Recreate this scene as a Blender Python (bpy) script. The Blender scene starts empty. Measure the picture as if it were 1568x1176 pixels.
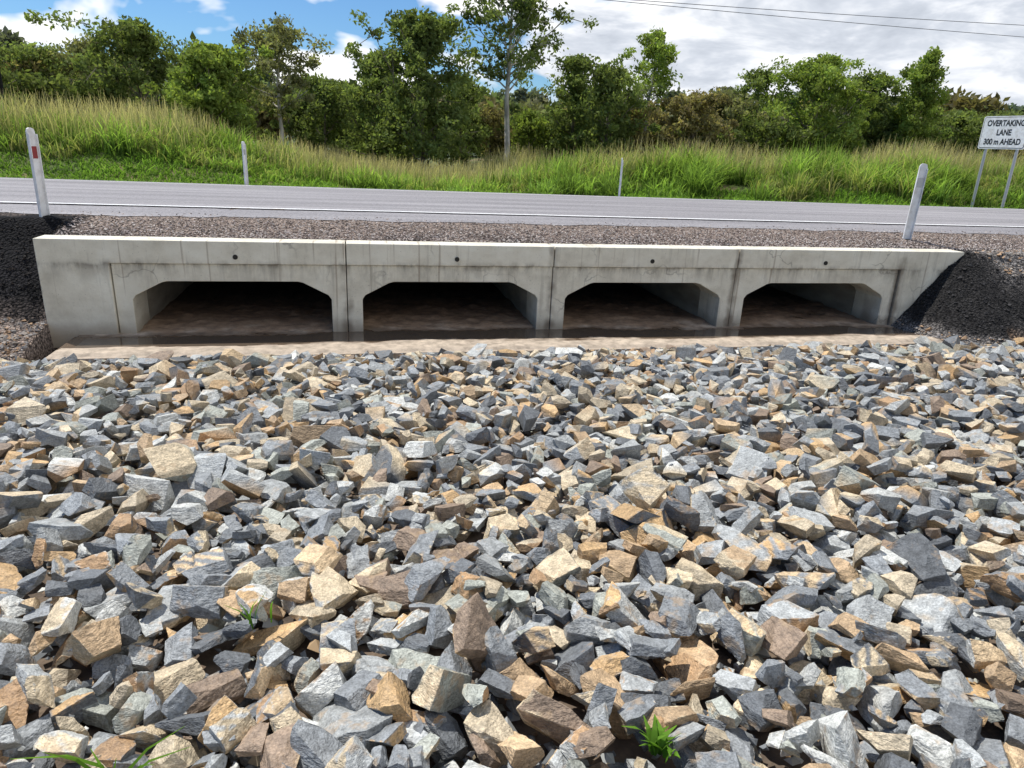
import bpy, bmesh, math
import numpy as np
from mathutils import Vector, Matrix, noise
rng=np.random.default_rng(7)
sc=bpy.context.scene
sc.view_settings.view_transform='Standard'; sc.view_settings.look='None'; sc.view_settings.exposure=0
COL=sc.collection
# ------------------------------------------------------------ camera
yaw=math.radians(13); p=math.radians(18.7); r=math.radians(2.6)
F=Vector((math.sin(yaw)*math.cos(p),math.cos(yaw)*math.cos(p),-math.sin(p)))
R0=Vector((math.cos(yaw),-math.sin(yaw),0)); U0=R0.cross(F)
R=R0*math.cos(r)+U0*math.sin(r); U=U0*math.cos(r)-R0*math.sin(r)
C=Vector((0,-7.5,1.965))
cam=bpy.data.cameras.new("camera"); co=bpy.data.objects.new("camera",cam); COL.objects.link(co)
cam.lens=24.6; cam.clip_start=0.05; cam.clip_end=4000
M=Matrix((R,U,-F)).transposed().to_4x4(); M.translation=C; co.matrix_world=M
sc.camera=co
# ------------------------------------------------------------ light
SUN=Vector((-0.42,0.42,1.05)).normalized()
L=bpy.data.lights.new("sun","SUN"); L.energy=5.0; L.angle=math.radians(0.5); L.color=(1,0.97,0.91)
lo=bpy.data.objects.new("sun",L); COL.objects.link(lo); lo.rotation_euler=(-SUN).to_track_quat('-Z','Y').to_euler()
W=bpy.data.worlds.new("World"); sc.world=W; W.use_nodes=True
nt=W.node_tree; nt.nodes.clear()
def N(nt,t,**k):
    n=nt.nodes.new(t)
    for a,b in k.items(): setattr(n,a,b)
    return n
def ramp(nt,stops,interp='LINEAR'):
    n=nt.nodes.new('ShaderNodeValToRGB'); e=n.color_ramp.elements
    n.color_ramp.interpolation=interp
    while len(e)<len(stops): e.new(0.5)
    for i,(pz,c) in enumerate(stops):
        e[i].position=pz
        e[i].color=(c,c,c,1) if not hasattr(c,'__len__') else (*c,1)
    return n
def MA(nt,op,a,b=None,c=None,clamp=False):
    n=nt.nodes.new('ShaderNodeMath'); n.operation=op; n.use_clamp=clamp
    for i,v in enumerate((a,b,c)):
        if v is None: continue
        if isinstance(v,(int,float)): n.inputs[i].default_value=v
        else: nt.links.new(v,n.inputs[i])
    return n.outputs[0]
def MIX(nt,fac,a,b,bt='MIX'):
    n=nt.nodes.new('ShaderNodeMix'); n.data_type='RGBA'; n.blend_type=bt
    for s,v in ((n.inputs[0],fac),(n.inputs[6],a),(n.inputs[7],b)):
        if isinstance(v,(int,float)): s.default_value=v
        elif isinstance(v,tuple): s.default_value=(*v,1)
        else: nt.links.new(v,s)
    return n.outputs[2]
def MAPV(nt,vec,scale=(1,1,1),loc=(0,0,0)):
    n=nt.nodes.new('ShaderNodeMapping'); n.inputs['Scale'].default_value=scale; n.inputs['Location'].default_value=loc
    nt.links.new(vec,n.inputs[0]); return n.outputs[0]
def NOI(nt,vec,scale,detail=4,rough=.55,dist=0):
    n=nt.nodes.new('ShaderNodeTexNoise'); n.inputs['Scale'].default_value=scale; n.inputs['Detail'].default_value=detail
    n.inputs['Roughness'].default_value=rough; n.inputs['Distortion'].default_value=dist
    nt.links.new(vec,n.inputs['Vector']); return n.outputs['Fac']
sky=N(nt,'ShaderNodeTexSky',sky_type='NISHITA'); sky.sun_disc=False
sky.sun_elevation=math.asin(SUN.z); sky.sun_rotation=math.atan2(SUN.x,SUN.y)%(2*math.pi)
sky.air_density=1.0; sky.dust_density=0.2
tc=N(nt,'ShaderNodeTexCoord')
b1=N(nt,'ShaderNodeBackground'); b1.inputs[1].default_value=0.095; nt.links.new(MIX(nt,1.0,sky.outputs[0],(.60,.90,1.22),'MULTIPLY'),b1.inputs[0])
gen=tc.outputs['Generated']
sep=N(nt,'ShaderNodeSeparateXYZ'); nt.links.new(gen,sep.inputs[0])
v=MAPV(nt,gen,(1,1,2.2),(.35,0,.1))
n1=NOI(nt,v,4.2,5,.5,.25)
n2=NOI(nt,MAPV(nt,gen,(1,1,3.0),(3,1,.4)),7.0,5,.62,.3)
cov=MA(nt,'ADD',n1,MA(nt,'MULTIPLY',sep.outputs[0],0.26))
cr=ramp(nt,[(0.50,0),(0.55,1)]); nt.links.new(cov,cr.inputs[0])
core=ramp(nt,[(0.42,(1.0,1.0,1.0)),(0.50,(0.84,0.86,0.90)),(0.60,(0.60,0.64,0.71)),(.74,(.43,.47,.54))]); nt.links.new(MA(nt,'ADD',MA(nt,'MULTIPLY',n2,.85),MA(nt,'MULTIPLY',MA(nt,'MAXIMUM',sep.outputs[0],-.2),.25)),core.inputs[0])
b2=N(nt,'ShaderNodeBackground'); b2.inputs[1].default_value=1.2; nt.links.new(core.outputs[0],b2.inputs[0])
ms=N(nt,'ShaderNodeMixShader'); nt.links.new(cr.outputs[0],ms.inputs[0]); nt.links.new(b1.outputs[0],ms.inputs[1]); nt.links.new(b2.outputs[0],ms.inputs[2])
wo=N(nt,'ShaderNodeOutputWorld'); nt.links.new(ms.outputs[0],wo.inputs[0])
# ------------------------------------------------------------ helpers
def newmat(name):
    m=bpy.data.materials.new(name); m.use_nodes=True
    return m,m.node_tree,m.node_tree.nodes['Principled BSDF']
def bump(nt,b,h,strength=.5,dist=.02):
    n=nt.nodes.new('ShaderNodeBump'); n.inputs['Strength'].default_value=strength; n.inputs['Distance'].default_value=dist
    nt.links.new(h,n.inputs['Height']); nt.links.new(n.outputs[0],b.inputs['Normal'])
def pos(nt): return nt.nodes.new('ShaderNodeNewGeometry').outputs['Position']
def attr(nt): 
    n=nt.nodes.new('ShaderNodeAttribute'); n.attribute_name='Col'; return n.outputs['Color']
def build(name,V,loops,sizes,mats,cols=None,midx=None,parent=None,smooth=False):
    me=bpy.data.meshes.new(name)
    V=np.asarray(V,dtype=np.float32); loops=np.asarray(loops,dtype=np.int32).ravel(); sizes=np.asarray(sizes,dtype=np.int32)
    me.vertices.add(len(V)); me.vertices.foreach_set('co',V.ravel())
    me.loops.add(len(loops)); me.loops.foreach_set('vertex_index',loops)
    me.polygons.add(len(sizes)); st=np.zeros(len(sizes),np.int32); st[1:]=np.cumsum(sizes)[:-1]
    me.polygons.foreach_set('loop_start',st)
    for m in mats: me.materials.append(m)
    if midx is not None: me.polygons.foreach_set('material_index',np.asarray(midx,np.int32))
    me.update(calc_edges=True)
    me.polygons.foreach_set('use_smooth',np.full(len(sizes),smooth))
    if cols is not None:
        a=me.color_attributes.new('Col','FLOAT_COLOR','POINT')
        c=np.ones((len(V),4),np.float32); c[:,:3]=cols; a.data.foreach_set('color',c.ravel())
    o=bpy.data.objects.new(name,me); COL.objects.link(o)
    if parent: o.parent=parent
    return o
def grid(name,xs,ys,zf,mats,keep=None,colf=None,smooth=True,parent=None):
    X,Y=np.meshgrid(xs,ys); Z=zf(X,Y)
    V=np.stack([X,Y,Z],-1).reshape(-1,3); nx=len(xs); ny=len(ys)
    i=np.arange(nx-1)[None,:]+np.arange(ny-1)[:,None]*nx
    Q=np.stack([i,i+1,i+1+nx,i+nx],-1).reshape(-1,4)
    if keep is not None:
        cx=(xs[:-1]+xs[1:])/2; cy=(ys[:-1]+ys[1:])/2; CX,CY=np.meshgrid(cx,cy)
        Q=Q[keep(CX,CY).ravel()]
    c=None
    if colf: c=colf(X,Y,Z).reshape(-1,3)
    return build(name,V,Q,np.full(len(Q),4),mats,c,smooth=smooth,parent=parent)
def ss(a,b,x):
    t=np.clip((x-a)/(b-a),0,1); return t*t*(3-2*t)
_perm=np.random.default_rng(3).random((256,256))
def vn(x,y):
    xi=np.floor(x).astype(int); yi=np.floor(y).astype(int); fx=x-xi; fy=y-yi
    fx=fx*fx*(3-2*fx); fy=fy*fy*(3-2*fy)
    g=lambda a,b:_perm[a%256,b%256]
    return (g(xi,yi)*(1-fx)+g(xi+1,yi)*fx)*(1-fy)+(g(xi,yi+1)*(1-fx)+g(xi+1,yi+1)*fx)*fy
def fbm(x,y,o=4):
    s=0;a=.5
    for k in range(o):
        s=s+a*(vn(x+17*k,y-9*k)); x=x*2.03;y=y*2.03;a*=.5
    return s/(1-.5**o)
def empty(name,loc=(0,0,0)):
    e=bpy.data.objects.new(name,None); e.location=loc; COL.objects.link(e); return e
# ------------------------------------------------------------ terrain functions
def mound(x): return np.interp(x,[-60,-9,-4,0,2,4,7,14,21,40],[1.8,1.7,1.35,.6,.45,.55,.9,1.15,1.4,1.7])
def G(x,y):
    front=np.interp(y,[-40,-12,-6,-2.5,-0.9],[.6,.5,.24,.04,-.05])
    m=mound(x)+.25*(fbm(x*.3,y*.3)-.5)
    far=.45+(m-.45)*ss(11.4,np.where(x<0,17.0,15.5),y)
    far=far+.6*(fbm(x*.05+5,y*.05)-.5)*ss(25,50,y)
    hx=np.interp(x,[-300,-120,-58,-10,30,90,160,300],[22,19,15.5,7.5,8,13,14,18])
    far=far+hx*ss(55,190,y)*(.85+.3*fbm(x*.02,y*.02))
    return np.where(y<11.15,np.where(y<-.9,front+.04*(fbm(x*1.5,y*1.5)-.5),np.where(y<-.84,-.05,-.14)),far)  # added step up past the barrels blocks light from their far end
def T(y): return np.interp(y,[.2,.25,.75,1.0,1.9,10.7,12.2,13],[.93,.94,1.03,1.065,1.10,.835,.5,-.3])
def E(x,y):
    n=(fbm(x*2.2,y*2.2)-.5)*.14+(fbm(x*9,y*9)-.5)*.07
    left=np.interp(y,[-1.3,-.9,0,.85],[-.2,-.1,.15,1.03])+n*ss(1.0,.6,y)
    left=np.where(y>.85,T(y),left)
    d=np.hypot(np.maximum(7.5-x,0)/.88,np.maximum(-y,0)/np.interp(x,[7.5,10],[1.15,1.6]))
    right=np.maximum(np.where(y>0.0,T(np.maximum(y,.2))*1.0,.95)*(1-d),-.2)+n*np.where(d>0.02,1,.2)*ss(.9,.3,y)
    mid=np.where(y>=.21,T(y),-.2)
    z=np.where(x<-2.95,left,np.where(x>6.6,np.where((y>=.21)&(x<7.5),T(y),right),mid))
    return z
# ------------------------------------------------------------ materials
mg,n_,b=newmat("ground_soil"); P=pos(n_)
c=ramp(n_,[(.35,(.045,.065,.015)),(.5,(.09,.11,.025)),(.64,(.22,.15,.085))]); n_.links.new(NOI(n_,P,.5,5,.6),c.inputs[0])
sp=N(n_,'ShaderNodeSeparateXYZ'); n_.links.new(P,sp.inputs[0])
front=MA(n_,'LESS_THAN',sp.outputs[1],5.0)
c2=ramp(n_,[(.3,(.07,.055,.045)),(.7,(.20,.145,.10))]); n_.links.new(NOI(n_,P,6,4,.6),c2.inputs[0])
far=MA(n_,'GREATER_THAN',sp.outputs[1],50.0)
cc=MIX(n_,front,c.outputs[0],c2.outputs[0]); cc=MIX(n_,far,cc,(.035,.055,.025))
n_.links.new(cc,b.inputs['Base Color']); b.inputs['Roughness'].default_value=1
bump(n_,b,NOI(n_,P,12,3),.6,.05)
me_,n_,b=newmat("embankment_gravel"); P=pos(n_)
vo=N(n_,'ShaderNodeTexVoronoi'); vo.inputs['Scale'].default_value=42; n_.links.new(P,vo.inputs['Vector'])
dk=ramp(n_,[(0,1.25),(.45,.85),(.75,.25)]); n_.links.new(vo.outputs['Distance'],dk.inputs[0])
vs=N(n_,'ShaderNodeSeparateColor'); n_.links.new(vo.outputs['Color'],vs.inputs[0])
bri=MA(n_,'ADD',MA(n_,'MULTIPLY',vs.outputs[0],.9),.5)
c=MIX(n_,1.0,attr(n_),dk.outputs[0],'MULTIPLY')
vm=n_.nodes.new('ShaderNodeVectorMath'); vm.operation='SCALE'; n_.links.new(c,vm.inputs[0]); n_.links.new(bri,vm.inputs['Scale'])
n_.links.new(vm.outputs[0],b.inputs['Base Color']); b.inputs['Roughness'].default_value=.95; b.inputs['Specular IOR Level'].default_value=.2
bump(n_,b,MA(n_,'MULTIPLY',vo.outputs['Distance'],-1.0),.8,.02)
mr,n_,b=newmat("road_chipseal"); P=pos(n_)
f1=NOI(n_,P,95,2,.7); f2=NOI(n_,MAPV(n_,P,(.12,1.6,1)),1.0,4,.6); f3=NOI(n_,P,25,2,.6)
s=MA(n_,'ADD',MA(n_,'MULTIPLY',f1,.45),MA(n_,'ADD',MA(n_,'MULTIPLY',f2,.30),MA(n_,'MULTIPLY',f3,.25)))
c=ramp(n_,[(.38,(.11,.103,.107)),(.5,(.23,.218,.227)),(.62,(.38,.36,.366))]); n_.links.new(s,c.inputs[0])
n_.links.new(c.outputs[0],b.inputs['Base Color']); b.inputs['Roughness'].default_value=.8; bump(n_,b,f1,.6,.01)
ml,n_,b=newmat("road_paint"); P=pos(n_)
c=ramp(n_,[(.34,(.3,.3,.3)),(.46,(.80,.80,.79))]); n_.links.new(NOI(n_,P,60,3,.7),c.inputs[0]); n_.links.new(c.outputs[0],b.inputs['Base Color']); b.inputs['Roughness'].default_value=.6
# concrete
mc,n_,b=newmat("concrete"); P=pos(n_); sp=N(n_,'ShaderNodeSeparateXYZ'); n_.links.new(P,sp.inputs[0])
base=ramp(n_,[(.3,(.52,.475,.375)),(.5,(.67,.625,.51)),(.7,(.77,.735,.62))]); n_.links.new(NOI(n_,MAPV(n_,P,(1,1,1.3)),2.3,6,.68),base.inputs[0])
st=NOI(n_,MAPV(n_,P,(7,7,.55)),1.6,4,.65)
str_=ramp(n_,[(.56,0),(.72,1)]); n_.links.new(st,str_.inputs[0])
n5=NOI(n_,P,5,4)
zz=MA(n_,'ADD',sp.outputs[2],MA(n_,'MULTIPLY',MA(n_,'SUBTRACT',n5,.5),.10))
band=ramp(n_,[(.52,0),(.67,.45),(.72,.9),(.745,.3),(.78,0)]); n_.links.new(zz,band.inputs[0])
bn=ramp(n_,[(.42,0),(.62,1)]); n_.links.new(NOI(n_,MAPV(n_,P,(3,3,1)),2.2,4,.7),bn.inputs[0])
c=MIX(n_,MA(n_,'MULTIPLY',str_.outputs[0],.38),base.outputs[0],(.20,.17,.13))
c=MIX(n_,MA(n_,'MULTIPLY',MA(n_,'MULTIPLY',band.outputs[0],bn.outputs[0]),.8),c,(.14,.12,.095))
low=ramp(n_,[(.0,.75),(.07,.5),(.16,0)]); n_.links.new(zz,low.inputs[0]); c=MIX(n_,low.outputs[0],c,(.28,.22,.155))
fx=MA(n_,'FRACT',MA(n_,'DIVIDE',MA(n_,'ADD',sp.outputs[0],.1+1.12+2.24),2.24)); dj=MA(n_,'ABSOLUTE',MA(n_,'SUBTRACT',fx,.5))
dj=MA(n_,'ADD',dj,MA(n_,'MULTIPLY',MA(n_,'SUBTRACT',n5,.5),.05))
jm=ramp(n_,[(.0,1),(.012,.8),(.030,0)]); n_.links.new(dj,jm.inputs[0])
jr=MA(n_,'MULTIPLY',jm.outputs[0],MA(n_,'GREATER_THAN',sp.outputs[0],-1.0))
jn=ramp(n_,[(.40,0),(.56,1)]); n_.links.new(NOI(n_,MAPV(n_,P,(1,1,1.2),(7,0,2)),2.0,3),jn.inputs[0])
c=MIX(n_,MA(n_,'MULTIPLY',MA(n_,'MULTIPLY',jr,jn.outputs[0]),.8),c,(.13,.095,.065))
dr=ramp(n_,[(.64,0),(.70,1)]); n_.links.new(NOI(n_,MAPV(n_,P,(14,1,.35),(4,0,0)),1.4,2,.5),dr.inputs[0])
c=MIX(n_,MA(n_,'MULTIPLY',dr.outputs[0],.45),c,(.20,.13,.08))
wv=N(n_,'ShaderNodeTexVoronoi',feature='DISTANCE_TO_EDGE'); wv.inputs['Scale'].default_value=1.15
nn=N(n_,'ShaderNodeTexNoise'); nn.inputs['Scale'].default_value=3; nn.inputs['Detail'].default_value=4; n_.links.new(P,nn.inputs['Vector'])
va=n_.nodes.new('ShaderNodeVectorMath'); va.operation='MULTIPLY_ADD'; n_.links.new(nn.outputs['Color'],va.inputs[0]); va.inputs[1].default_value=(.5,.5,.5); n_.links.new(P,va.inputs[2]); n_.links.new(va.outputs[0],wv.inputs['Vector'])
ck=ramp(n_,[(.0,.5),(.006,.35),(.010,0)]); n_.links.new(wv.outputs['Distance'],ck.inputs[0])
ckm=ramp(n_,[(.52,0),(.60,1)]); n_.links.new(NOI(n_,P,1.3,1),ckm.inputs[0])
c=MIX(n_,MA(n_,'MULTIPLY',ck.outputs[0],ckm.outputs[0]),c,(.14,.12,.10))
pits=ramp(n_,[(.24,1),(.3,0)]); n_.links.new(NOI(n_,P,70,1),pits.inputs[0]); c=MIX(n_,MA(n_,'MULTIPLY',pits.outputs[0],.5),c,(.15,.14,.12))
n_.links.new(c,b.inputs['Base Color']); b.inputs['Roughness'].default_value=.85
bump(n_,b,NOI(n_,P,14,6,.65),.4,.012)
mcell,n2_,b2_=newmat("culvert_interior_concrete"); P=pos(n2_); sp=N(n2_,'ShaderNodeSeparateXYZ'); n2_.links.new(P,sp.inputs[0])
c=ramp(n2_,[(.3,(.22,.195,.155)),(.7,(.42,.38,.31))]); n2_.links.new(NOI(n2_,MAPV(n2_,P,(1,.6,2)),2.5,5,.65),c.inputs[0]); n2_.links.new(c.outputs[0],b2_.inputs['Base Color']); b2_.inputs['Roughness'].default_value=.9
mdark,_,b=newmat("dark_hole"); b.inputs['Base Color'].default_value=(.03,.027,.022,1); b.inputs['Roughness'].default_value=1
# silt
msilt,n_,b=newmat("silt"); P=pos(n_); sp=N(n_,'ShaderNodeSeparateXYZ'); n_.links.new(P,sp.inputs[0])
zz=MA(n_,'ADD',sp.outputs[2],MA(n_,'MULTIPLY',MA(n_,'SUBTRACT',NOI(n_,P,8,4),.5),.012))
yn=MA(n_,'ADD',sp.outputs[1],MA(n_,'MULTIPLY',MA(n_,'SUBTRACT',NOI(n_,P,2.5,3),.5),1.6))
dr=ramp(n_,[(.0,(.50,.41,.315)),(.12,(.38,.265,.175)),(.38,(.23,.15,.098)),(.75,(.06,.045,.035))])  # sandy to brown silt; dark end is tunnel shade painted into the colour
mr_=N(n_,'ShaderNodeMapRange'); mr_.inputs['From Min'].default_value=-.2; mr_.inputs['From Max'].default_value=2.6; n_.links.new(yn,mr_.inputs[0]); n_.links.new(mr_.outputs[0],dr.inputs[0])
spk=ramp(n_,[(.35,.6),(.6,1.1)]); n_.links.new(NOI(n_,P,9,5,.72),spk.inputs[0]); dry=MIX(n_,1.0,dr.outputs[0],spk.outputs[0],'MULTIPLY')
mw=N(n_,'ShaderNodeMapRange'); mw.inputs['From Min'].default_value=.010; mw.inputs['From Max'].default_value=.018; n_.links.new(zz,mw.inputs[0])
edge=MA(n_,'LESS_THAN',sp.outputs[1],-.5)
mwf=MA(n_,'MAXIMUM',mw.outputs[0],MA(n_,'MULTIPLY',edge,.85))
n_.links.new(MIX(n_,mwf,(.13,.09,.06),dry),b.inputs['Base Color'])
rr=N(n_,'ShaderNodeMapRange'); rr.inputs['To Min'].default_value=.25; rr.inputs['To Max'].default_value=.95; n_.links.new(mwf,rr.inputs[0]); n_.links.new(rr.outputs[0],b.inputs['Roughness'])
bump(n_,b,NOI(n_,P,30,3),.5,.01)
mwat,n_,b=newmat("puddle_water"); b.inputs['Base Color'].default_value=(.12,.09,.065,1); b.inputs['Roughness'].default_value=.02; b.inputs['Specular IOR Level'].default_value=.9
bump(n_,b,NOI(n_,pos(n_),3,2),.04,.01)
# rock
mrock,n_,b=newmat("rock"); P=pos(n_)
A=attr(n_)
nb=NOI(n_,P,24,4,.72); nf=NOI(n_,P,130,1,.65)
cr_=ramp(n_,[(.3,.60),(.5,1.0),(.72,1.38)]); n_.links.new(nb,cr_.inputs[0])
c=MIX(n_,1.0,A,cr_.outputs[0],'MULTIPLY')
cf=ramp(n_,[(.35,.78),(.65,1.18)]); n_.links.new(nf,cf.inputs[0]); c=MIX(n_,1.0,c,cf.outputs[0],'MULTIPLY')
rm=ramp(n_,[(.58,0),(.66,1)]); n_.links.new(NOI(n_,P,8.5,3,.7),rm.inputs[0]); c=MIX(n_,MA(n_,'MULTIPLY',rm.outputs[0],.5),c,(.42,.29,.165))
n_.links.new(c,b.inputs['Base Color']); b.inputs['Roughness'].default_value=.65
bump(n_,b,NOI(n_,MAPV(n_,P,(1,1,2.6)),32,3,.7),.9,.014)
mpeb,n_,b=newmat("gravel_stone"); n_.links.new(attr(n_),b.inputs['Base Color']); b.inputs['Roughness'].default_value=1; b.inputs['Specular IOR Level'].default_value=.1
def leafmat(name,trans=.3):
    m,n_,b=newmat(name); A=attr(n_)
    d=N(n_,'ShaderNodeBsdfDiffuse'); n_.links.new(A,d.inputs[0])
    tr=N(n_,'ShaderNodeBsdfTranslucent'); n_.nodes.remove(b)
    vm=n_.nodes.new('ShaderNodeVectorMath'); vm.operation='MULTIPLY'; n_.links.new(A,vm.inputs[0]); vm.inputs[1].default_value=(1.5,1.6,.8); n_.links.new(vm.outputs[0],tr.inputs[0])
    mx=N(n_,'ShaderNodeMixShader'); mx.inputs[0].default_value=trans; n_.links.new(d.outputs[0],mx.inputs[1]); n_.links.new(tr.outputs[0],mx.inputs[2])
    n_.links.new(mx.outputs[0],n_.nodes['Material Output'].inputs[0]); return m
mleaf=leafmat("leaves",.38); mgrass=leafmat("grass_blades",.45)
mbark,n_,b=newmat("bark"); P=pos(n_); c=ramp(n_,[(.35,.45),(.55,1.0),(.7,1.15)]); n_.links.new(NOI(n_,MAPV(n_,P,(3,3,.8)),1.5,3,.6),c.inputs[0])
n_.links.new(MIX(n_,1.0,attr(n_),c.outputs[0],'MULTIPLY'),b.inputs['Base Color']); b.inputs['Roughness'].default_value=.9
mwhite,n_,b=newmat("white_paint"); c=ramp(n_,[(.3,(.62,.60,.58)),(.6,(.84,.84,.84))]); n_.links.new(NOI(n_,pos(n_),9,4,.6),c.inputs[0]); n_.links.new(c.outputs[0],b.inputs['Base Color']); b.inputs['Roughness'].default_value=.45
mred,_,b=newmat("red_reflector"); b.inputs['Base Color'].default_value=(.28,.03,.03,1); b.inputs['Roughness'].default_value=.3
msteel,_,b=newmat("galvanised_steel"); b.inputs['Base Color'].default_value=(.5,.5,.5,1); b.inputs['Metallic'].default_value=.6; b.inputs['Roughness'].default_value=.5
mblk,_,b=newmat("black_lettering"); b.inputs['Base Color'].default_value=(.02,.02,.02,1); b.inputs['Roughness'].default_value=.5
mwire,_,b=newmat("cable"); b.inputs['Base Color'].default_value=(.14,.14,.15,1)
# ------------------------------------------------------------ ground sheet
xs=np.unique(np.concatenate([np.linspace(-900,-60,29),np.linspace(-60,-16,30),np.linspace(-16,24,101),np.linspace(24,80,40),np.linspace(80,1000,31)]))
ys=np.unique(np.concatenate([np.linspace(-60,-12,13),np.linspace(-12,-.9,56),[-.85,-.83,11.1,11.2],np.linspace(11.2,20,45),np.linspace(20,60,40),np.linspace(60,260,50),np.linspace(260,1500,15)]))
grid("ground",xs,ys,G,[mg])
def ecol(X,Y,Z):
    c=np.empty(X.shape+(3,)); n=fbm(X*1.6+3,Y*1.6); n2=fbm(X*5,Y*5+7)
    brown=np.array([.30,.235,.195]); dark=np.array([.012,.011,.012]); dark2=np.array([.028,.026,.025]); grey=np.array([.22,.20,.185]); orange=np.array([.42,.26,.15]); green=np.array([.07,.09,.025])
    c[:]=brown*(.8+.4*n2[...,None])
    def mixm(m,col): 
        nonlocal c; c=c*(1-m[...,None])+col*m[...,None]
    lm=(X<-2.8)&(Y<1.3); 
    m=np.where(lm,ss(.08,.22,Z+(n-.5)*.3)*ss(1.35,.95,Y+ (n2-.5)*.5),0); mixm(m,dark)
    rmk=(X>6.5)&(Y<.35)
    mixm(np.where(rmk,1.0,0),grey*1.0)
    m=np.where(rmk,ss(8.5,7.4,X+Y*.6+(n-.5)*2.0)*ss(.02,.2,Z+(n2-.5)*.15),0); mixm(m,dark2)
    m=np.where((X>7.4)&(Y<.4),ss(.34,.12,Z+(n-.5)*.5),0); mixm(m,orange)
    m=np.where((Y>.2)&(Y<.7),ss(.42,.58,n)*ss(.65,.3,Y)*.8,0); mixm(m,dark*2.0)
    m=ss(10.9,11.6,Y+(n-.5)*1.2); mixm(m,green*(.7+.8*n2[...,None]))
    return c
xs=np.unique(np.concatenate([np.linspace(-260,-20,25),np.linspace(-20,-5,40),np.linspace(-5,-2.96,42),[-2.94],np.linspace(-2.9,6.6,120),np.linspace(6.6,13,130),np.linspace(13,40,60),np.linspace(40,260,23)]))
ys=np.unique(np.concatenate([np.linspace(-1.8,0,42),[.03,.22],np.linspace(.25,1.2,24),np.linspace(1.2,10.7,12),np.linspace(10.7,13,14)]))
def keep(CX,CY): return ~(((CX>-2.95)&(CX<6.62)&(CY<.21)))
grid("road_embankment",xs,ys,E,[me_],keep,ecol)
def roadstrip(name,ya,yb,off,mat,ny=8,rag=0):
    xs=np.unique(np.concatenate([np.linspace(-260,-15,25),np.linspace(-15,25,500),np.linspace(25,260,25)])); k=np.linspace(0,1,ny)
    X,K=np.meshgrid(xs,k); YA=ya+rag*(fbm(X*2.3,X*0+2)-.5)+rag*.5*(fbm(X*9,X*0+5)-.5); Y=YA+(yb-YA)*K
    Z=T(Y)+off; V=np.stack([X,Y,Z],-1).reshape(-1,3); nx=len(xs)
    i=np.arange(nx-1)[None,:]+np.arange(ny-1)[:,None]*nx
    Q=np.stack([i,i+1,i+1+nx,i+nx],-1).reshape(-1,4)
    return build(name,V,Q,np.full(len(Q),4),[mat],smooth=True)
road=roadstrip("road",1.08,10.65,.006,mr,10,.22)
l1=roadstrip("edge_line_near",1.88,1.99,.010,ml,2); l2=roadstrip("edge_line_far",9.95,10.08,.010,ml,2)
l1.parent=road; l2.parent=road
# ------------------------------------------------------------ culvert
cul=empty("box_culvert")
def extrude_poly(name,pts,y0,y1,mat,bev=0,parent=None):
    bm=bmesh.new(); a=[bm.verts.new((x,y0,z)) for x,z in pts]; f=bm.faces.new(a)
    g=bmesh.ops.extrude_face_region(bm,geom=[f]); vs=[v for v in g['geom'] if isinstance(v,bmesh.types.BMVert)]
    for v in vs: v.co.y=y1
    bmesh.ops.recalc_face_normals(bm,faces=bm.faces)
    if bev: bmesh.ops.bevel(bm,geom=list(bm.edges),offset=bev,segments=2,affect='EDGES',profile=.6)
    me=bpy.data.meshes.new(name); bm.to_mesh(me); bm.free()
    me.materials.append(mat)
    o=bpy.data.objects.new(name,me); COL.objects.link(o)
    if parent: o.parent=parent
    return o
for i in range(4):
    x0=-2.18+2.24*i; x1=x0+1.92; a=x0-.156; bb=x1+.156
    pts=[(a,-.08),(x0,-.08),(x0,.36),(x0+.03,.405),(x0+.28,.535),(x0+.33,.548),(x1-.33,.548),(x1-.28,.535),(x1-.03,.405),(x1,.36),(x1,-.08),(bb,-.08),(bb,.722),(a,.722)]
    jy=[0,.004,-.003,.003][i]
    extrude_poly(f"cell_mouth",pts,jy,.5,mc,.007,cul)
    extrude_poly(f"cell_barrel",pts,.506,10.9,mcell,0,cul)
hs=[[(-2.97,-.12),(-2.345,-.12),(-2.345,.727),(-.105,.727),(-.105,.952),(-2.97,.957)],
    [(-.095,.727),(2.135,.727),(2.135,.948),(-.095,.951)],
    [(2.145,.727),(4.375,.727),(4.375,.951),(2.145,.948)],
    [(4.385,.727),(6.625,.727),(6.625,-.12),(7.5,-.12),(7.5,.955),(4.385,.952)]]
for k,h in enumerate(hs): extrude_poly("header_wall",h,-.03+.003*(k%2),.245,mc,.010,cul)
for x in (-1.18,1.06,3.3,5.54):
    bm=bmesh.new(); bmesh.ops.create_cone(bm,cap_ends=True,segments=20,radius1=.026,radius2=.024,depth=.02,matrix=Matrix.Translation((x,-.028,.80))@Matrix.Rotation(math.pi/2,4,'X'))
    me=bpy.data.meshes.new("lifting_hole"); bm.to_mesh(me); bm.free(); me.materials.append(mdark); o=bpy.data.objects.new("lifting_hole",me); COL.objects.link(o); o.parent=cul
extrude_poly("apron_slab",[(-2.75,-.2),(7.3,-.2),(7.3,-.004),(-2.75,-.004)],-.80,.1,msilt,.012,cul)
def silt(X,Y):
    z=.017+.014*(fbm(X*2.5,Y*5)-.5)+.006*(fbm(X*10,Y*10)-.5)
    strip=np.exp(-((Y+.24+.16*(fbm(X*1.2,X*0+1)-.5)*2)/.17)**2)
    z=z-.024*strip
    inside=ss(-.05,.5,Y); z=z+inside*(.008+.05*(fbm(X*3,Y*3+4)-.42)+.07*np.maximum(fbm(X*7,Y*7)-.52,0))
    edge=ss(-.79,-.70,Y); return z*edge-.012*(1-edge)
grid("silt_bed",np.linspace(-2.7,7.2,420),np.unique(np.concatenate([np.linspace(-.79,1.2,110),np.linspace(1.2,10.9,60)])),silt,[msilt],parent=cul)
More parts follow.
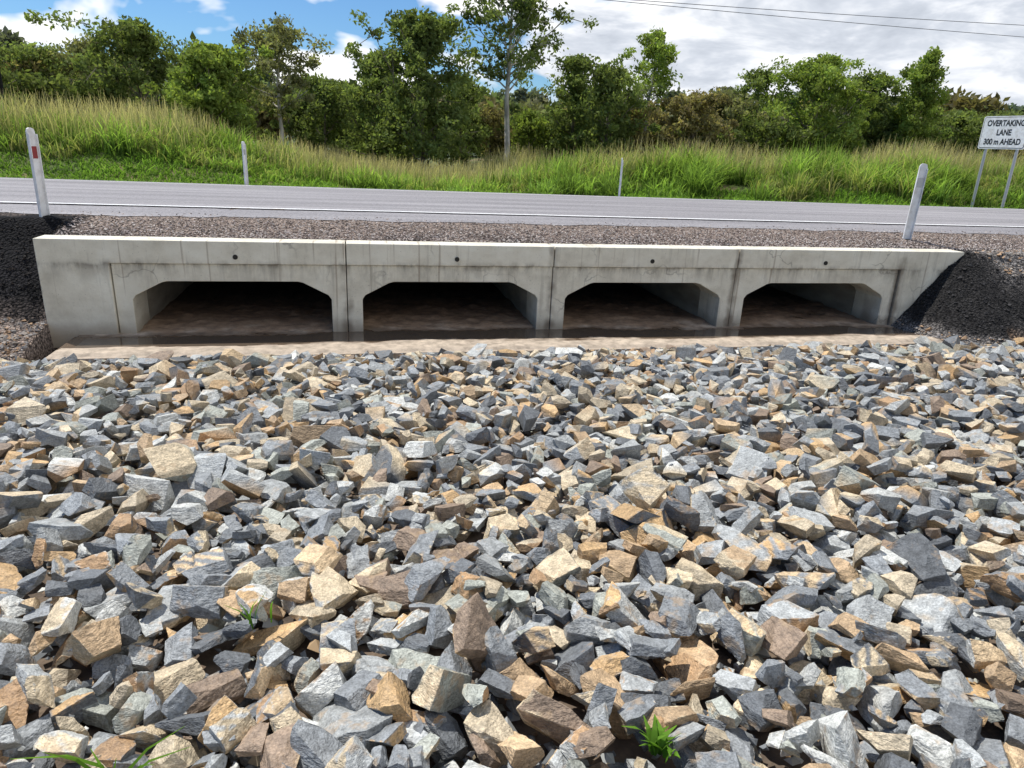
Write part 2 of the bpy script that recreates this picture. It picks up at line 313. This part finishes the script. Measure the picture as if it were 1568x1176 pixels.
grid("puddle",np.linspace(-2.6,7.1,3),np.linspace(-.6,3.0,3),lambda X,Y:X*0+.0085,[mwat])
# ------------------------------------------------------------ guide posts
def guide_post(x,y,z,h,lean=0,ang=0,red=False):
    w=.05; t=.009
    prof=[(-w,-.3),(w,-.3),(w,h-.04),(w*.75,h-.01),(w*.3,h),(-w*.3,h),(-w*.75,h-.01),(-w,h-.04)]
    e=empty("guide_post",(x,y,z)); e.rotation_euler=(0,lean,ang)
    extrude_poly("post",prof,-t,t,mwhite,.003,e)
    for s in (-1,1):
        extrude_poly("flange",[(s*w-.004,-.3),(s*w+.004,-.3),(s*w+.004,h-.06),(s*w-.004,h-.06)],-t-.022,-t-.0005,mwhite,.001,e)
    for yy in ((-t-.003,-t-.0008),(t+.0008,t+.003)):
        extrude_poly("reflector",[(-.035,h-.30),(.035,h-.30),(.035,h-.18),(-.035,h-.18)],yy[0],yy[1],mred if red else msteel,0,e)
    return e
guide_post(-3.22,.97,1.04,.90,math.radians(.5),math.radians(66),True)
guide_post(7.24,.7,1.02,.97,math.radians(1.0),math.radians(-20))
guide_post(-2.5,10.75,.82,1.0,0,math.radians(60))
guide_post(6.9,10.75,.82,1.0,math.radians(1.5),math.radians(60))
# ------------------------------------------------------------ sign
sg=empty("road_sign",(19.85,12.5,.55)); sg.rotation_euler=(0,0,math.radians(-80))
def rrect(w,h,r_,cx=0,cz=0,n=5):
    out=[]
    for sx,sz,a0 in ((1,-1,-90),(1,1,0),(-1,1,90),(-1,-1,180)):
        for k in range(n+1):
            a=math.radians(a0+90*k/n); out.append((cx+sx*(w/2-r_)+r_*math.cos(a),cz+sz*(h/2-r_)+r_*math.sin(a)))
    return out
pc=.50; pz=2.50
extrude_poly("sign_border",rrect(1.44,.92,.06,pc,pz),-.012,.0,mblk,0,sg)
extrude_poly("sign_panel",rrect(1.41,.89,.05,pc,pz),-.016,-.0125,mwhite,0,sg)
extrude_poly("sign_rim",rrect(1.50,.98,.07,pc,pz),-.008,.006,mwhite,0,sg)
for x in (0,1.0):
    bm=bmesh.new(); bmesh.ops.create_cone(bm,cap_ends=True,segments=14,radius1=.045,radius2=.045,depth=3.4,matrix=Matrix.Translation((x,.055,1.25)))
    me=bpy.data.meshes.new("sign_post"); bm.to_mesh(me); bm.free(); me.materials.append(msteel); o=bpy.data.objects.new("sign_post",me); COL.objects.link(o); o.parent=sg
for k,t in enumerate(("OVERTAKING","LANE","300 m AHEAD")):
    cu=bpy.data.curves.new("lettering",'FONT'); cu.body=t; cu.size=.24; cu.align_x='CENTER'; cu.extrude=.001; cu.offset=.007; cu.materials.append(mblk)
    o=bpy.data.objects.new("lettering",cu); COL.objects.link(o); o.parent=sg; o.location=(pc,-.019,pz+.20-.275*k); o.rotation_euler=(math.pi/2,0,0); o.scale=(.80,1,1)
# ------------------------------------------------------------ rocks
def rock_variant(seed,detail):
    rg=np.random.default_rng(seed)
    bm=bmesh.new(); bmesh.ops.create_cube(bm,size=2)
    n=rg.integers(5,10)
    for k in range(n):
        d=Vector(rg.normal(size=3)); d.normalize(); off=rg.uniform(.5,1.0)
        bmesh.ops.bisect_plane(bm,geom=list(bm.verts)+list(bm.edges)+list(bm.faces),plane_co=d*off,plane_no=d,clear_outer=True,dist=1e-5)
        ed=[e for e in bm.edges if e.is_boundary]
        if ed: bmesh.ops.holes_fill(bm,edges=ed,sides=0)
    bmesh.ops.dissolve_degenerate(bm,dist=.08,edges=list(bm.edges))
    sc_=np.array([1.0,rg.uniform(.48,.85),rg.uniform(.32,.66)])
    for v in bm.verts: v.co=Vector(np.array(v.co)*sc_)
    shx=rg.uniform(-.45,.45)
    for v in bm.verts: v.co.x+=shx*v.co.z; v.co.y+=rg.uniform(-.02,.02)
    bmesh.ops.bevel(bm,geom=list(bm.edges),offset=.016,segments=1,affect='EDGES')
    if detail:
        bmesh.ops.triangulate(bm,faces=list(bm.faces))
        for it in range(4):
            lg=[e for e in bm.edges if e.calc_length()>.22]
            if not lg: break
            bmesh.ops.subdivide_edges(bm,edges=lg,cuts=1); bmesh.ops.triangulate(bm,faces=[f for f in bm.faces if len(f.verts)>3])
        bm.normal_update()
        o=Vector((seed*3.1,seed*1.7,0))
        for v in bm.verts:
            a=noise.fractal(v.co*1.8+o,1,2.1,4); q=v.co.z*.9+v.co.x*.2+.25*a
            v.co+=v.normal*(.045*a+.10*(math.floor(q*5)/5-q))
    bm.normal_update()
    me=bpy.data.meshes.new("tmp"); bm.to_mesh(me); bm.free()
    nv=len(me.vertices); V=np.empty(nv*3,np.float32); me.vertices.foreach_get('co',V); V=V.reshape(-1,3)
    nl=len(me.loops); Lp=np.empty(nl,np.int32); me.loops.foreach_get('vertex_index',Lp)
    npl=len(me.polygons); S=np.empty(npl,np.int32); me.polygons.foreach_get('loop_total',S)
    NV=np.empty(nv*3,np.float32); me.vertices.foreach_get('normal',NV); NV=NV.reshape(-1,3)
    bpy.data.meshes.remove(me)
    V=V-(V.max(0)+V.min(0))/2; V/=np.abs(V[:,0]).max()
    return V,Lp,S,NV
lowv=[rock_variant(100+i,False) for i in range(30)]
hiv=[rock_variant(300+i,True) for i in range(30)]
def rocktone(k):
    pal=[(.13,.138,.145),(.24,.252,.258),(.36,.37,.36),(.50,.50,.465),(.35,.36,.31),(.49,.405,.28),(.46,.32,.185),(.25,.18,.125)]
    pr=np.cumsum([.15,.25,.22,.12,.09,.09,.05,.05])
    idx=np.clip(np.searchsorted(pr,rng.random(k)*pr[-1]),0,7); return np.array(pal)[idx]*rng.uniform(.82,1.2,(k,1))
tanpal=np.array([(.57,.42,.25),(.52,.34,.165),(.62,.50,.33),(.40,.25,.13),(.55,.45,.30)])
res=.03; hx0,hy0=-8.0,-10.0; HX=int(22/res); HY=int(9.4/res)
gx=hx0+np.arange(HX)*res; gy=hy0+np.arange(HY)*res
GX,GY=np.meshgrid(gx,gy); G0=G(GX,GY); H=G0-.03
nr=20500
def gen_rocks():
    sizes=np.clip(np.exp(rng.normal(math.log(.063),.37,nr)),.026,.155)
    order=np.argsort(-sizes+rng.normal(0,.03,nr)); sizes=sizes[order]
    parts={'lo':[[],[],[],[]],'hi':[[],[],[],[]]}; cnt={'lo':0,'hi':0}
    tone=rocktone(nr)
    for i in range(nr):
        s=sizes[i]
        K=4 if i<nr*.5 else 9
        cxx=rng.uniform(-6.2,12.0,K); cyy=rng.uniform(-8.6,-.86,K)
        lim_y=-.84-.05*np.sin(cxx*1.9)-.04*np.sin(cxx*5.1)-s*.6
        cyy=np.minimum(cyy,lim_y)
        hi_=H[((cyy-hy0)/res).astype(int),((cxx-hx0)/res).astype(int)]-G0[((cyy-hy0)/res).astype(int),((cxx-hx0)/res).astype(int)]
        j=int(np.argmin(hi_)); x,y=cxx[j],cyy[j]
        a=rng.uniform(0,2*math.pi)
        tilt=rng.normal(0,.40); tdir=rng.uniform(0,2*math.pi)
        Rz=Matrix.Rotation(a,3,'Z'); Rt=Matrix.Rotation(tilt,3,Vector((math.cos(tdir),math.sin(tdir),0)))
        Rr=Matrix.Rotation(rng.choice([0,math.pi])+rng.normal(0,.35),3,'X')
        Rm=np.array(Rt@Rz@Rr)*s
        k='hi' if math.hypot(x,y+7.5)<3.3 and y<-4.3 else 'lo'
        V,Lp,S,NV=(hiv if k=='hi' else lowv)[rng.integers(30)]
        W_=V@Rm.T
        fr=s*.8; ix0=int((x-fr-hx0)/res); ix1=int((x+fr-hx0)/res)+1; iy0=int((y-fr-hy0)/res); iy1=int((y+fr-hy0)/res)+1
        ix0=max(ix0,0); iy0=max(iy0,0); ix1=min(ix1,HX); iy1=min(iy1,HY)
        sub=H[iy0:iy1,ix0:ix1]
        if sub.size==0: continue
        zb=.6*sub.mean()+.4*sub.max()
        ground=G0[(iy0+iy1)//2,(ix0+ix1)//2]
        lim=.03+.13*min(max((-.9-y)/1.2,0),1)
        if zb>ground+lim: continue
        half=-W_[:,2].min(); zc=zb+half*(.68 if y<-1.1 else .35)
        sg_=(GX[iy0:iy1,ix0:ix1]-x)**2+(GY[iy0:iy1,ix0:ix1]-y)**2
        prof=np.sqrt(np.clip(1-sg_/(fr*fr),0,1)); top=zc+W_[:,2].max()*.8*prof
        H[iy0:iy1,ix0:ix1]=np.where(prof>.05,np.maximum(sub,top),sub)
        W_=W_+np.array([x,y,zc])
        d=rng.normal(size=3); d/=np.linalg.norm(d)
        col=np.repeat(tone[i][None],len(W_),0)
        if rng.random()<.55:
            th=rng.uniform(-.15,.72); m=ss(th-.08,th+.08,(NV@d)+.15*np.sin(V[:,0]*6+V[:,1]*9)); tc_=tanpal[rng.integers(5)]*rng.uniform(.8,1.15)
            col=col*(1-m[:,None])+tc_*m[:,None]
        pk=parts[k]; pk[0].append(W_); pk[1].append(Lp+cnt[k]); pk[2].append(S); pk[3].append(col); cnt[k]+=len(W_)
    return parts
parts=gen_rocks()
rp=empty("riprap_rocks")
for k in ('lo','hi'):
    q=parts[k]
    o=build("rocks_"+k,np.concatenate(q[0]),np.concatenate(q[1]),np.concatenate(q[2]),[mrock],np.concatenate(q[3]),smooth=(k=='hi'),parent=rp)
    if k=='hi': o.data.set_sharp_from_angle(angle=math.radians(20))
# ------------------------------------------------------------ pebbles
def pebbles(name,x,y,z,s,col,mat,parent=None):
    n=len(x); base=np.array([(1,0,0),(-1,0,0),(0,1,0),(0,-1,0),(0,0,1),(0,0,-1)],float)
    V=base[None]*s[:,None,None]*rng.uniform(.55,1.1,(n,6,1)); V[:,:,2]*=.7
    V+=rng.normal(0,.18,(n,6,3))*s[:,None,None]
    a=rng.uniform(0,6.28,n); ca,sa=np.cos(a),np.sin(a)
    vx=V[:,:,0]*ca[:,None]-V[:,:,1]*sa[:,None]; vy=V[:,:,0]*sa[:,None]+V[:,:,1]*ca[:,None]
    V=np.stack([vx+x[:,None],vy+y[:,None],V[:,:,2]+z[:,None]],-1).reshape(-1,3)
    f=np.array([(0,2,4),(2,1,4),(1,3,4),(3,0,4),(2,0,5),(1,2,5),(3,1,5),(0,3,5)])
    Fc=(f[None]+6*np.arange(n)[:,None,None]).reshape(-1,3)
    return build(name,V,Fc,np.full(len(Fc),3),[mat],np.repeat(col,6,0),parent=parent)
n=30000; x=rng.uniform(-7,16,n); y=.24+np.abs(rng.normal(0,.42,n)); k=(y<1.35)&~((x>-2.97)&(x<7.5)&(y<.26))&~((x<-2.95)&(rng.random(n)<.7)); x=x[k];y=y[k]; n=len(x)
bc=np.array([(.38,.31,.27),(.46,.40,.37),(.20,.15,.13),(.54,.48,.43),(.12,.10,.09)])[rng.integers(0,5,n)]*rng.uniform(.8,1.2,(n,1))
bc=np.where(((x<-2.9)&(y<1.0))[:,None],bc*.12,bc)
pebbles("shoulder_gravel",x,y,E(x,y)+.004,rng.uniform(.006,.017,n),bc,mpeb)
n=26000; x=np.where(rng.random(n)<.55,rng.uniform(6.7,13,n),rng.uniform(-7,-2.97,n)); y=rng.uniform(-1.4,.3,n); z=E(x,y); k=z>-.06; x,y,z=x[k],y[k],z[k]; n=len(x)
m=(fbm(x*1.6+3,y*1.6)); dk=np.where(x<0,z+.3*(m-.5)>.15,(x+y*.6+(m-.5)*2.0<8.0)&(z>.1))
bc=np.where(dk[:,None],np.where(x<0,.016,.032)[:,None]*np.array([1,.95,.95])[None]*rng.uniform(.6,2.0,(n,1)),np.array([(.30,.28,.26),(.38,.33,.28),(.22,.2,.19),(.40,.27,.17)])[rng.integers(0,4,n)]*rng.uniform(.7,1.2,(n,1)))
pebbles("batter_gravel",x,y,z+.003,np.exp(rng.normal(math.log(.014),.45,n))*np.where(dk,.7,1),bc,mpeb)
n=40000; x=rng.uniform(-5,11,n); y=rng.uniform(-8.5,-.80,n)
ix=np.clip(((x-hx0)/res).astype(int),0,HX-1); iy=np.clip(((y-hy0)/res).astype(int),0,HY-1)
z=np.minimum(H[iy,ix]-.005,G(x,y)+rng.uniform(0,.08,n)); z=np.where(y>-.9,-.01,z)
pebbles("rock_chips",x,y,z,np.exp(rng.normal(math.log(.018),.4,n)),rocktone(n),mpeb,rp)
# ------------------------------------------------------------ grass
def blades(name,x,y,z,h,w,lean,cb,ct,parent=None,seg=3):
    n=len(x); a=rng.uniform(0,6.28,n); f=a+rng.normal(0,.5,n)+1.57
    t=np.linspace(0,1,seg+1); 
    bx=lean*h; px=x[:,None]+np.cos(a)[:,None]*bx[:,None]*t[None]**2; py=y[:,None]+np.sin(a)[:,None]*bx[:,None]*t[None]**2
    pz=z[:,None]+h[:,None]*(t[None]-.35*np.minimum(lean,1.3)[:,None]*t[None]**3)
    ww=w[:,None]*np.array([.6,1,.75,.12] if seg==3 else np.linspace(1,.2,seg+1))[None]/2
    cx=np.cos(f)[:,None]*ww; cy=np.sin(f)[:,None]*ww
    V=np.stack([np.stack([px-cx,py-cy,pz],-1),np.stack([px+cx,py+cy,pz],-1)],2).reshape(-1,3)
    i=np.arange(seg)*2; q=np.stack([i,i+1,i+3,i+2],-1); Q=(q[None]+(np.arange(n)*(seg+1)*2)[:,None,None]).reshape(-1,4)
    c=cb[:,None]*(1-t[None,:,None])+ct[:,None]*t[None,:,None]; c=np.repeat(c[:,:,None],2,2).reshape(-1,3)
    return build(name,V,Q,np.full(len(Q),4),[mgrass],c,parent=parent)
gr=empty("grass_verge")
def gz(x,y): return np.maximum(G(x,y),np.where(y<13,T(y),-9))
n=80000; x=rng.uniform(-18,32,n); y=rng.uniform(10.9,16.5,n); k=(x<-.5)|(y<14); x=x[k];y=y[k]; m=fbm(x*.6,y*.6); bare=(np.abs(x-4.5)<2.8)&(y<13.4)&(m<.58)
k=(y>11.0+.7*(m-.4)*2)&~bare; x,y,m=x[k],y[k],m[k]; n=len(x)
tone=(.6+.9*m)[:,None]*rng.uniform(.7,1.25,(n,1))
blades("low_weeds",x,y,gz(x,y)-.02,rng.uniform(.08,.28,n)*(.3+1.3*m),rng.uniform(.03,.06,n),rng.uniform(.3,1.2,n),np.array([.08,.145,.03])*tone,np.array([.19,.31,.06])*tone,gr,2)
nc=2300; cx=rng.uniform(-20,36,nc); cy=12.6+rng.random(nc)**.9*8; m=fbm(cx*.45+2,cy*.45)
front=np.interp(cx,[-3,0,1,7,9],[15.2,14.5,13.6,13.4,12.7])+(m-.5)*3; k=cy>front; cx,cy,m=cx[k],cy[k],m[k]
hh=(.1+1.6*m)*np.interp(cx,[-5,0,5,9],[.95,.6,.68,.95])*rng.uniform(.6,1.3,len(cx))
rep=rng.integers(30,60,len(cx)); I=np.repeat(np.arange(len(cx)),rep); n=len(I)
x=cx[I]+rng.normal(0,.19,n); y=cy[I]+rng.normal(0,.19,n); yt=rng.random(len(cx))+.7*(fbm(cx*.5+30,cy*.5)-.5)
dryc=(yt>.76)[I][:,None]*rng.uniform(.2,.9,(n,1)); tone=((.5+1.1*rng.random(len(cx)))[I])[:,None]*rng.uniform(.75,1.2,(n,1))
cb=np.array([.065,.115,.025])*tone*(1-dryc)+np.array([.20,.18,.08])*dryc; ct=np.array([.25,.36,.085])*tone*(1-dryc)+np.array([.44,.40,.19])*dryc
blades("tall_grass",x,y,gz(x,y)-.03,hh[I]*rng.uniform(.5,1.15,n),rng.uniform(.02,.042,n),np.abs(rng.normal(.55,.5,n)),cb,ct,gr)
n=38000; x=rng.uniform(-22,40,n); y=rng.uniform(15.2,24,n); m=fbm(x*.3+9,y*.3); k=(m+rng.normal(0,.07,n)>.46); x,y,m=x[k],y[k],m[k]; n=len(x)
hs_=rng.uniform(.7,1.2,n)*(.5+m)*np.interp(x,[-5,0,5,9],[1.15,.72,.78,1.1]); tone=rng.uniform(.7,1.2,(n,1))
blades("seed_stalks",x,y,gz(x,y),hs_,rng.uniform(.014,.035,n),np.abs(rng.normal(.2,.2,n)),np.array([.15,.20,.065])*tone,np.array([.54,.45,.28])*tone,gr,2)
# ------------------------------------------------------------ trees
def leaves_arr(cen,size,cols,asp=.5,droop=.35):
    n=len(cen); d=rng.normal(size=(n,3)); d[:,2]-=droop; d/=np.linalg.norm(d,axis=1)[:,None]
    e=rng.normal(size=(n,3)); e=np.cross(d,e); e/=np.linalg.norm(e,axis=1)[:,None]+1e-9
    s=size[:,None]; V=np.stack([cen-d*s*.5,cen+e*s*asp*.5,cen+d*s*.5,cen-e*s*asp*.5],1)
    return V.reshape(-1,3),np.repeat(cols,4,0)
def tube(pts,rad,ns=6):
    pts=np.array(pts); n=len(pts); tg=np.gradient(pts,axis=0); tg/=np.linalg.norm(tg,axis=1)[:,None]+1e-9
    ref=np.array([.13,.97,.21]); u=np.cross(tg,ref); u/=np.linalg.norm(u,axis=1)[:,None]; v_=np.cross(tg,u)
    a=np.linspace(0,2*np.pi,ns,endpoint=False)
    V=pts[:,None]+np.array(rad)[:,None,None]*(np.cos(a)[None,:,None]*u[:,None]+np.sin(a)[None,:,None]*v_[:,None])
    i=np.arange(n-1)[:,None]*ns+np.arange(ns)[None]; j=np.arange(n-1)[:,None]*ns+((np.arange(ns)+1)%ns)[None]
    return V.reshape(-1,3),np.stack([i,j,j+ns,i+ns],-1).reshape(-1,4)
def tree(x,y,ztop,wid,c0,seed,leafc,bark,nl=22,nleaf=90,ls=.17,cr=.42,lean=0.0,dens=1.0):
    global rng
    rng=np.random.default_rng(seed)
    z0=float(G(np.array(float(x)),np.array(float(y))))-.15; Ht=ztop-z0
    TV=[];TQ=[];off=0
    def add(pts,rad,ns=6):
        nonlocal off
        V,Q=tube(pts,rad,ns); TV.append(V);TQ.append(Q+off);off+=len(V)
    k=9; t=np.linspace(0,1,k); wob=np.cumsum(rng.normal(0,.02*Ht,(k,2)),0)*.6; wob-=wob[0]
    tp=np.stack([x+wob[:,0]+lean*t*Ht,y+wob[:,1],z0+t*(Ht-cr)],1); r0=Ht*.012+.02
    add(tp,r0*(1-.85*t)+.012,8)
    cl=[]
    for i in range(nl):
        u=(i+.5)/nl; tt=c0+(.93-c0)*u; st=np.array([np.interp(tt,t,tp[:,q]) for q in range(3)])
        env=math.sin(math.pi*(.28+.66*u))**.9*(1.0 if u<.6 else 1-.6*(u-.6)); ln=wid/2*env*rng.uniform(.5,1.12); az=i*2.4+rng.normal(0,.4)
        el=rng.uniform(.15,.8)+.45*u; dr=np.array([math.cos(az)*math.cos(el),math.sin(az)*math.cos(el),math.sin(el)])
        ln=ln/max(math.cos(el),.6); q=np.linspace(0,1,5)[:,None]
        pp=st+dr*ln*q+np.array([0,0,.08*ln])*q**2+rng.normal(0,.04*ln,(5,3))*q
        top=ztop-cr*(.7+.9*rng.random()); pp[:,2]=np.where(pp[:,2]>top,top+.15*(pp[:,2]-top),pp[:,2])
        rr=r0*(1-.8*tt)*.42; add(pp,rr*(1-.8*q[:,0])+.007,5)
        cl+= [pp[4],pp[3],pp[2]] 
        for s in range(4):
            b0=pp[rng.integers(1,5)]; d2=dr+rng.normal(0,.8,3); d2[2]=d2[2]*.7; d2/=np.linalg.norm(d2); l2=ln*rng.uniform(.25,.5)
            q3=np.linspace(0,1,3)[:,None]; p2=b0+d2*l2*q3; p2[:,2]=np.minimum(p2[:,2],top+.1); add(p2,rr*.4*(1-.7*q3[:,0])+.005,4); cl.append(p2[2])
    cl.append(tp[-1]+[0,0,.1])
    TV=np.concatenate(TV);TQ=np.concatenate(TQ); TCc=np.repeat(np.array(bark)[None],len(TV),0)
    cl=np.array(cl); cl=cl[rng.random(len(cl))<dens]
    n=len(cl); cnt=np.maximum((nleaf*rng.uniform(.3,1.5,n)).astype(int),5); I=np.repeat(np.arange(n),cnt); m=len(I)
    rad=cr*rng.uniform(.5,1.25,n); off3=rng.normal(size=(m,3)); off3/=np.linalg.norm(off3,axis=1)[:,None]; off3*=(rng.random((m,1))**.5)
    cen=cl[I]+off3*rad[I][:,None]*np.array([1,1,.75])
    cc=np.array(leafc)[None]*((.6+.85*rng.random(n))[I])[:,None]*rng.uniform(.75,1.25,(m,1)); yl=rng.random((m,1))*.4; cc=cc*(1-yl)+cc*np.array([1.5,1.15,.9])*yl
    LV,LC=leaves_arr(cen,ls*rng.uniform(.6,1.3,m),cc)
    Q=np.arange(len(LV)).reshape(-1,4)+len(TV)
    return (np.concatenate([TV,LV]),np.concatenate([TQ,Q]),np.concatenate([TCc,LC]),np.concatenate([np.zeros(len(TQ),int),np.ones(len(Q),int)]))
def mk(name,*a,**k):
    V,Q,Cc,mi=tree(*a,**k); return build(name,V,Q,np.full(len(Q),4),[mbark,mleaf],Cc,mi)
PALE=(.56,.52,.46); BR=(.22,.18,.14)
g1=(.145,.190,.070); g2=(.200,.270,.075); g3=(.20,.215,.115); g4=(.22,.20,.105)
TL=[(-12.2,5.0,31,3.2,.2,g1,BR,20,50,.17,.44,1),(-10,5.5,31,2.5,.35,g3,BR,15,42,.17,.42,.85),(-8,6.0,28,3.9,.15,g1,BR,28,60,.17,.46,1),(-5.6,5.4,23,3.6,.05,g2,BR,30,80,.15,.45,1),
(-3,6.4,25,3.7,.38,g3,PALE,22,46,.15,.42,.85),(.9,5.7,28,3.0,.12,g1,BR,24,62,.16,.44,1),(2.9,7.25,24,4.0,.04,g1,BR,46,72,.16,.46,1),
(6.7,9.8,25,5.2,.40,g1,PALE,34,54,.17,.46,.85),(9.7,6.1,28,2.6,.08,g1,BR,24,62,.16,.42,1),(11.5,5.9,25,2.9,.06,g1,BR,28,64,.16,.44,1),
(13.3,7.3,28,2.7,.42,g2,PALE,18,55,.16,.40,.9),(15.6,4.8,25,3.6,.10,g4,BR,24,60,.16,.44,1),(19,6.2,33,2.3,.15,g1,BR,20,56,.17,.40,.95),
(22,6.8,26,4.3,.04,g2,BR,42,76,.16,.48,1),(24.7,6.4,28,2.6,.1,g1,BR,24,62,.16,.42,1),(27.4,7.5,27,2.4,.05,g2,BR,38,72,.16,.40,1),
(30.3,4.8,30,3.2,.1,g1,BR,20,58,.18,.46,1),(33.5,4.8,28,3.6,.1,g1,BR,20,60,.18,.48,1),(37,5.2,30,3.6,.1,g1,BR,18,58,.18,.5,1),
(-14,4.6,30,3.6,.1,g4,BR,20,58,.18,.46,1),(-16.5,4.7,28,4,.1,g1,BR,22,60,.18,.5,1),(-1.0,4.6,33,2.6,.1,g1,BR,18,60,.18,.44,1),(5.0,5.0,31,2.4,.1,g1,BR,18,58,.18,.42,1),(17.3,4.9,30,2.6,.1,g3,BR,18,58,.18,.42,1),(42,5.5,30,4,.1,g1,BR,18,58,.18,.5,1),(-20,5.2,30,4,.1,g1,BR,18,58,.18,.5,1)]
for i,(X_,zt,y,w,c0,lc,bk,nl,nlf,ls,cr_c,dn) in enumerate(TL):
    s=(y+7.5)/32.5
    mk("eucalyptus_tree" if bk is PALE else "tree",X_*s,y,1.965+(zt-1.965)*s,w*s,c0,500+i,lc,bk,nl=nl,nleaf=nlf,ls=ls*1.2,cr=cr_c*s,dens=dn)
def mass(name,specs):
    Vs=[];Qs=[];Cs=[];Ms=[];o=0
    for sp_ in specs:
        V,Q,Cc,mi=tree(**sp_); Vs.append(V);Qs.append(Q+o);Cs.append(Cc);Ms.append(mi);o+=len(V)
    return build(name,np.concatenate(Vs),np.concatenate(Qs),np.full(sum(len(q) for q in Qs),4),[mbark,mleaf],np.concatenate(Cs),np.concatenate(Ms))
rr_=np.random.default_rng(11); sp_l=[]
for i in range(72):
    X_=rr_.uniform(-26,54); y=rr_.uniform(24.5,38); s=(y+7.5)/32.5; zt=1.965+(rr_.uniform(2.6,4.3)-1.965)*s
    lc=[g1,g1,g2,g4,g1][rr_.integers(5)]; sp_l.append(dict(x=X_,y=y,ztop=zt,wid=rr_.uniform(2.2,3.8),c0=.05,seed=900+i,leafc=tuple(np.array(lc)*.75),bark=BR,nl=12,nleaf=42,ls=.22,cr=.48))
mass("understory_shrubs",sp_l)
sp_l=[]
for i in range(240):
    y=39+rr_.random()**1.1*115; X_=float(rr_.uniform(-.62,1.45)*(y+7.5)); gzv=float(G(np.array(X_),np.array(y)))
    lf=.32+y*.007; Ht=rr_.uniform(4.0,7.0)*(1 if y>50 else .85)
    hz=min(max((y-40)/110,0),1)*.5; lc=np.array([g1,g3,g1,g4][rr_.integers(4)])*(1-hz)*.75+np.array([.13,.17,.17])*hz  # distance haze painted into the leaf colour as a bluish mix
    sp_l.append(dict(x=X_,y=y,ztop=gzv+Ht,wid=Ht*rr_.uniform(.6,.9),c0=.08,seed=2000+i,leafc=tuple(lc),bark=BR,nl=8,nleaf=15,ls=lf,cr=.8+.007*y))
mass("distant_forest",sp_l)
# ------------------------------------------------------------ small plants
rng=np.random.default_rng(5)
def plant(name,x,y,z,n,h,w):
    e=empty(name); xx=x+rng.normal(0,.02,n); yy=y+rng.normal(0,.02,n); t=rng.uniform(.7,1.2,(n,1))
    blades("leaves",xx,yy,np.full(n,z),rng.uniform(.5,1,n)*h,np.full(n,w),rng.uniform(.3,1.2,n),np.array([.06,.14,.018])*t,np.array([.16,.30,.04])*t,e)
plant("grass_sprig",-.62,-6.0,.38,9,.22,.011)
plant("weed_plant",.80,-6.10,.37,22,.10,.022)
plant("grass_sprig",-.38,-5.35,.35,5,.2,.008)
# ------------------------------------------------------------ power line
pl=empty("power_line")
def wire(a,bq,sag):
    cu=bpy.data.curves.new("wire",'CURVE'); cu.dimensions='3D'; cu.bevel_depth=.012; sp=cu.splines.new('POLY'); sp.points.add(40)
    for i in range(41):
        t=i/40; P_=Vector(a).lerp(Vector(bq),t); P_.z-=sag*4*t*(1-t); sp.points[i].co=(*P_,1)
    cu.materials.append(mwire); o=bpy.data.objects.new("wire",cu); COL.objects.link(o); o.parent=pl
wire((-12,22,7.46),(62,22,9.56),.5); wire((-12,22.3,7.89),(62,22.3,8.49),.5)
for X_ in (-12,62):
    bm=bmesh.new(); bmesh.ops.create_cone(bm,cap_ends=True,segments=12,radius1=.16,radius2=.11,depth=14,matrix=Matrix.Translation((X_,22.15,3)))
    me=bpy.data.meshes.new("pole"); bm.to_mesh(me); bm.free(); me.materials.append(mbark); o=bpy.data.objects.new("pole",me); COL.objects.link(o); o.parent=pl
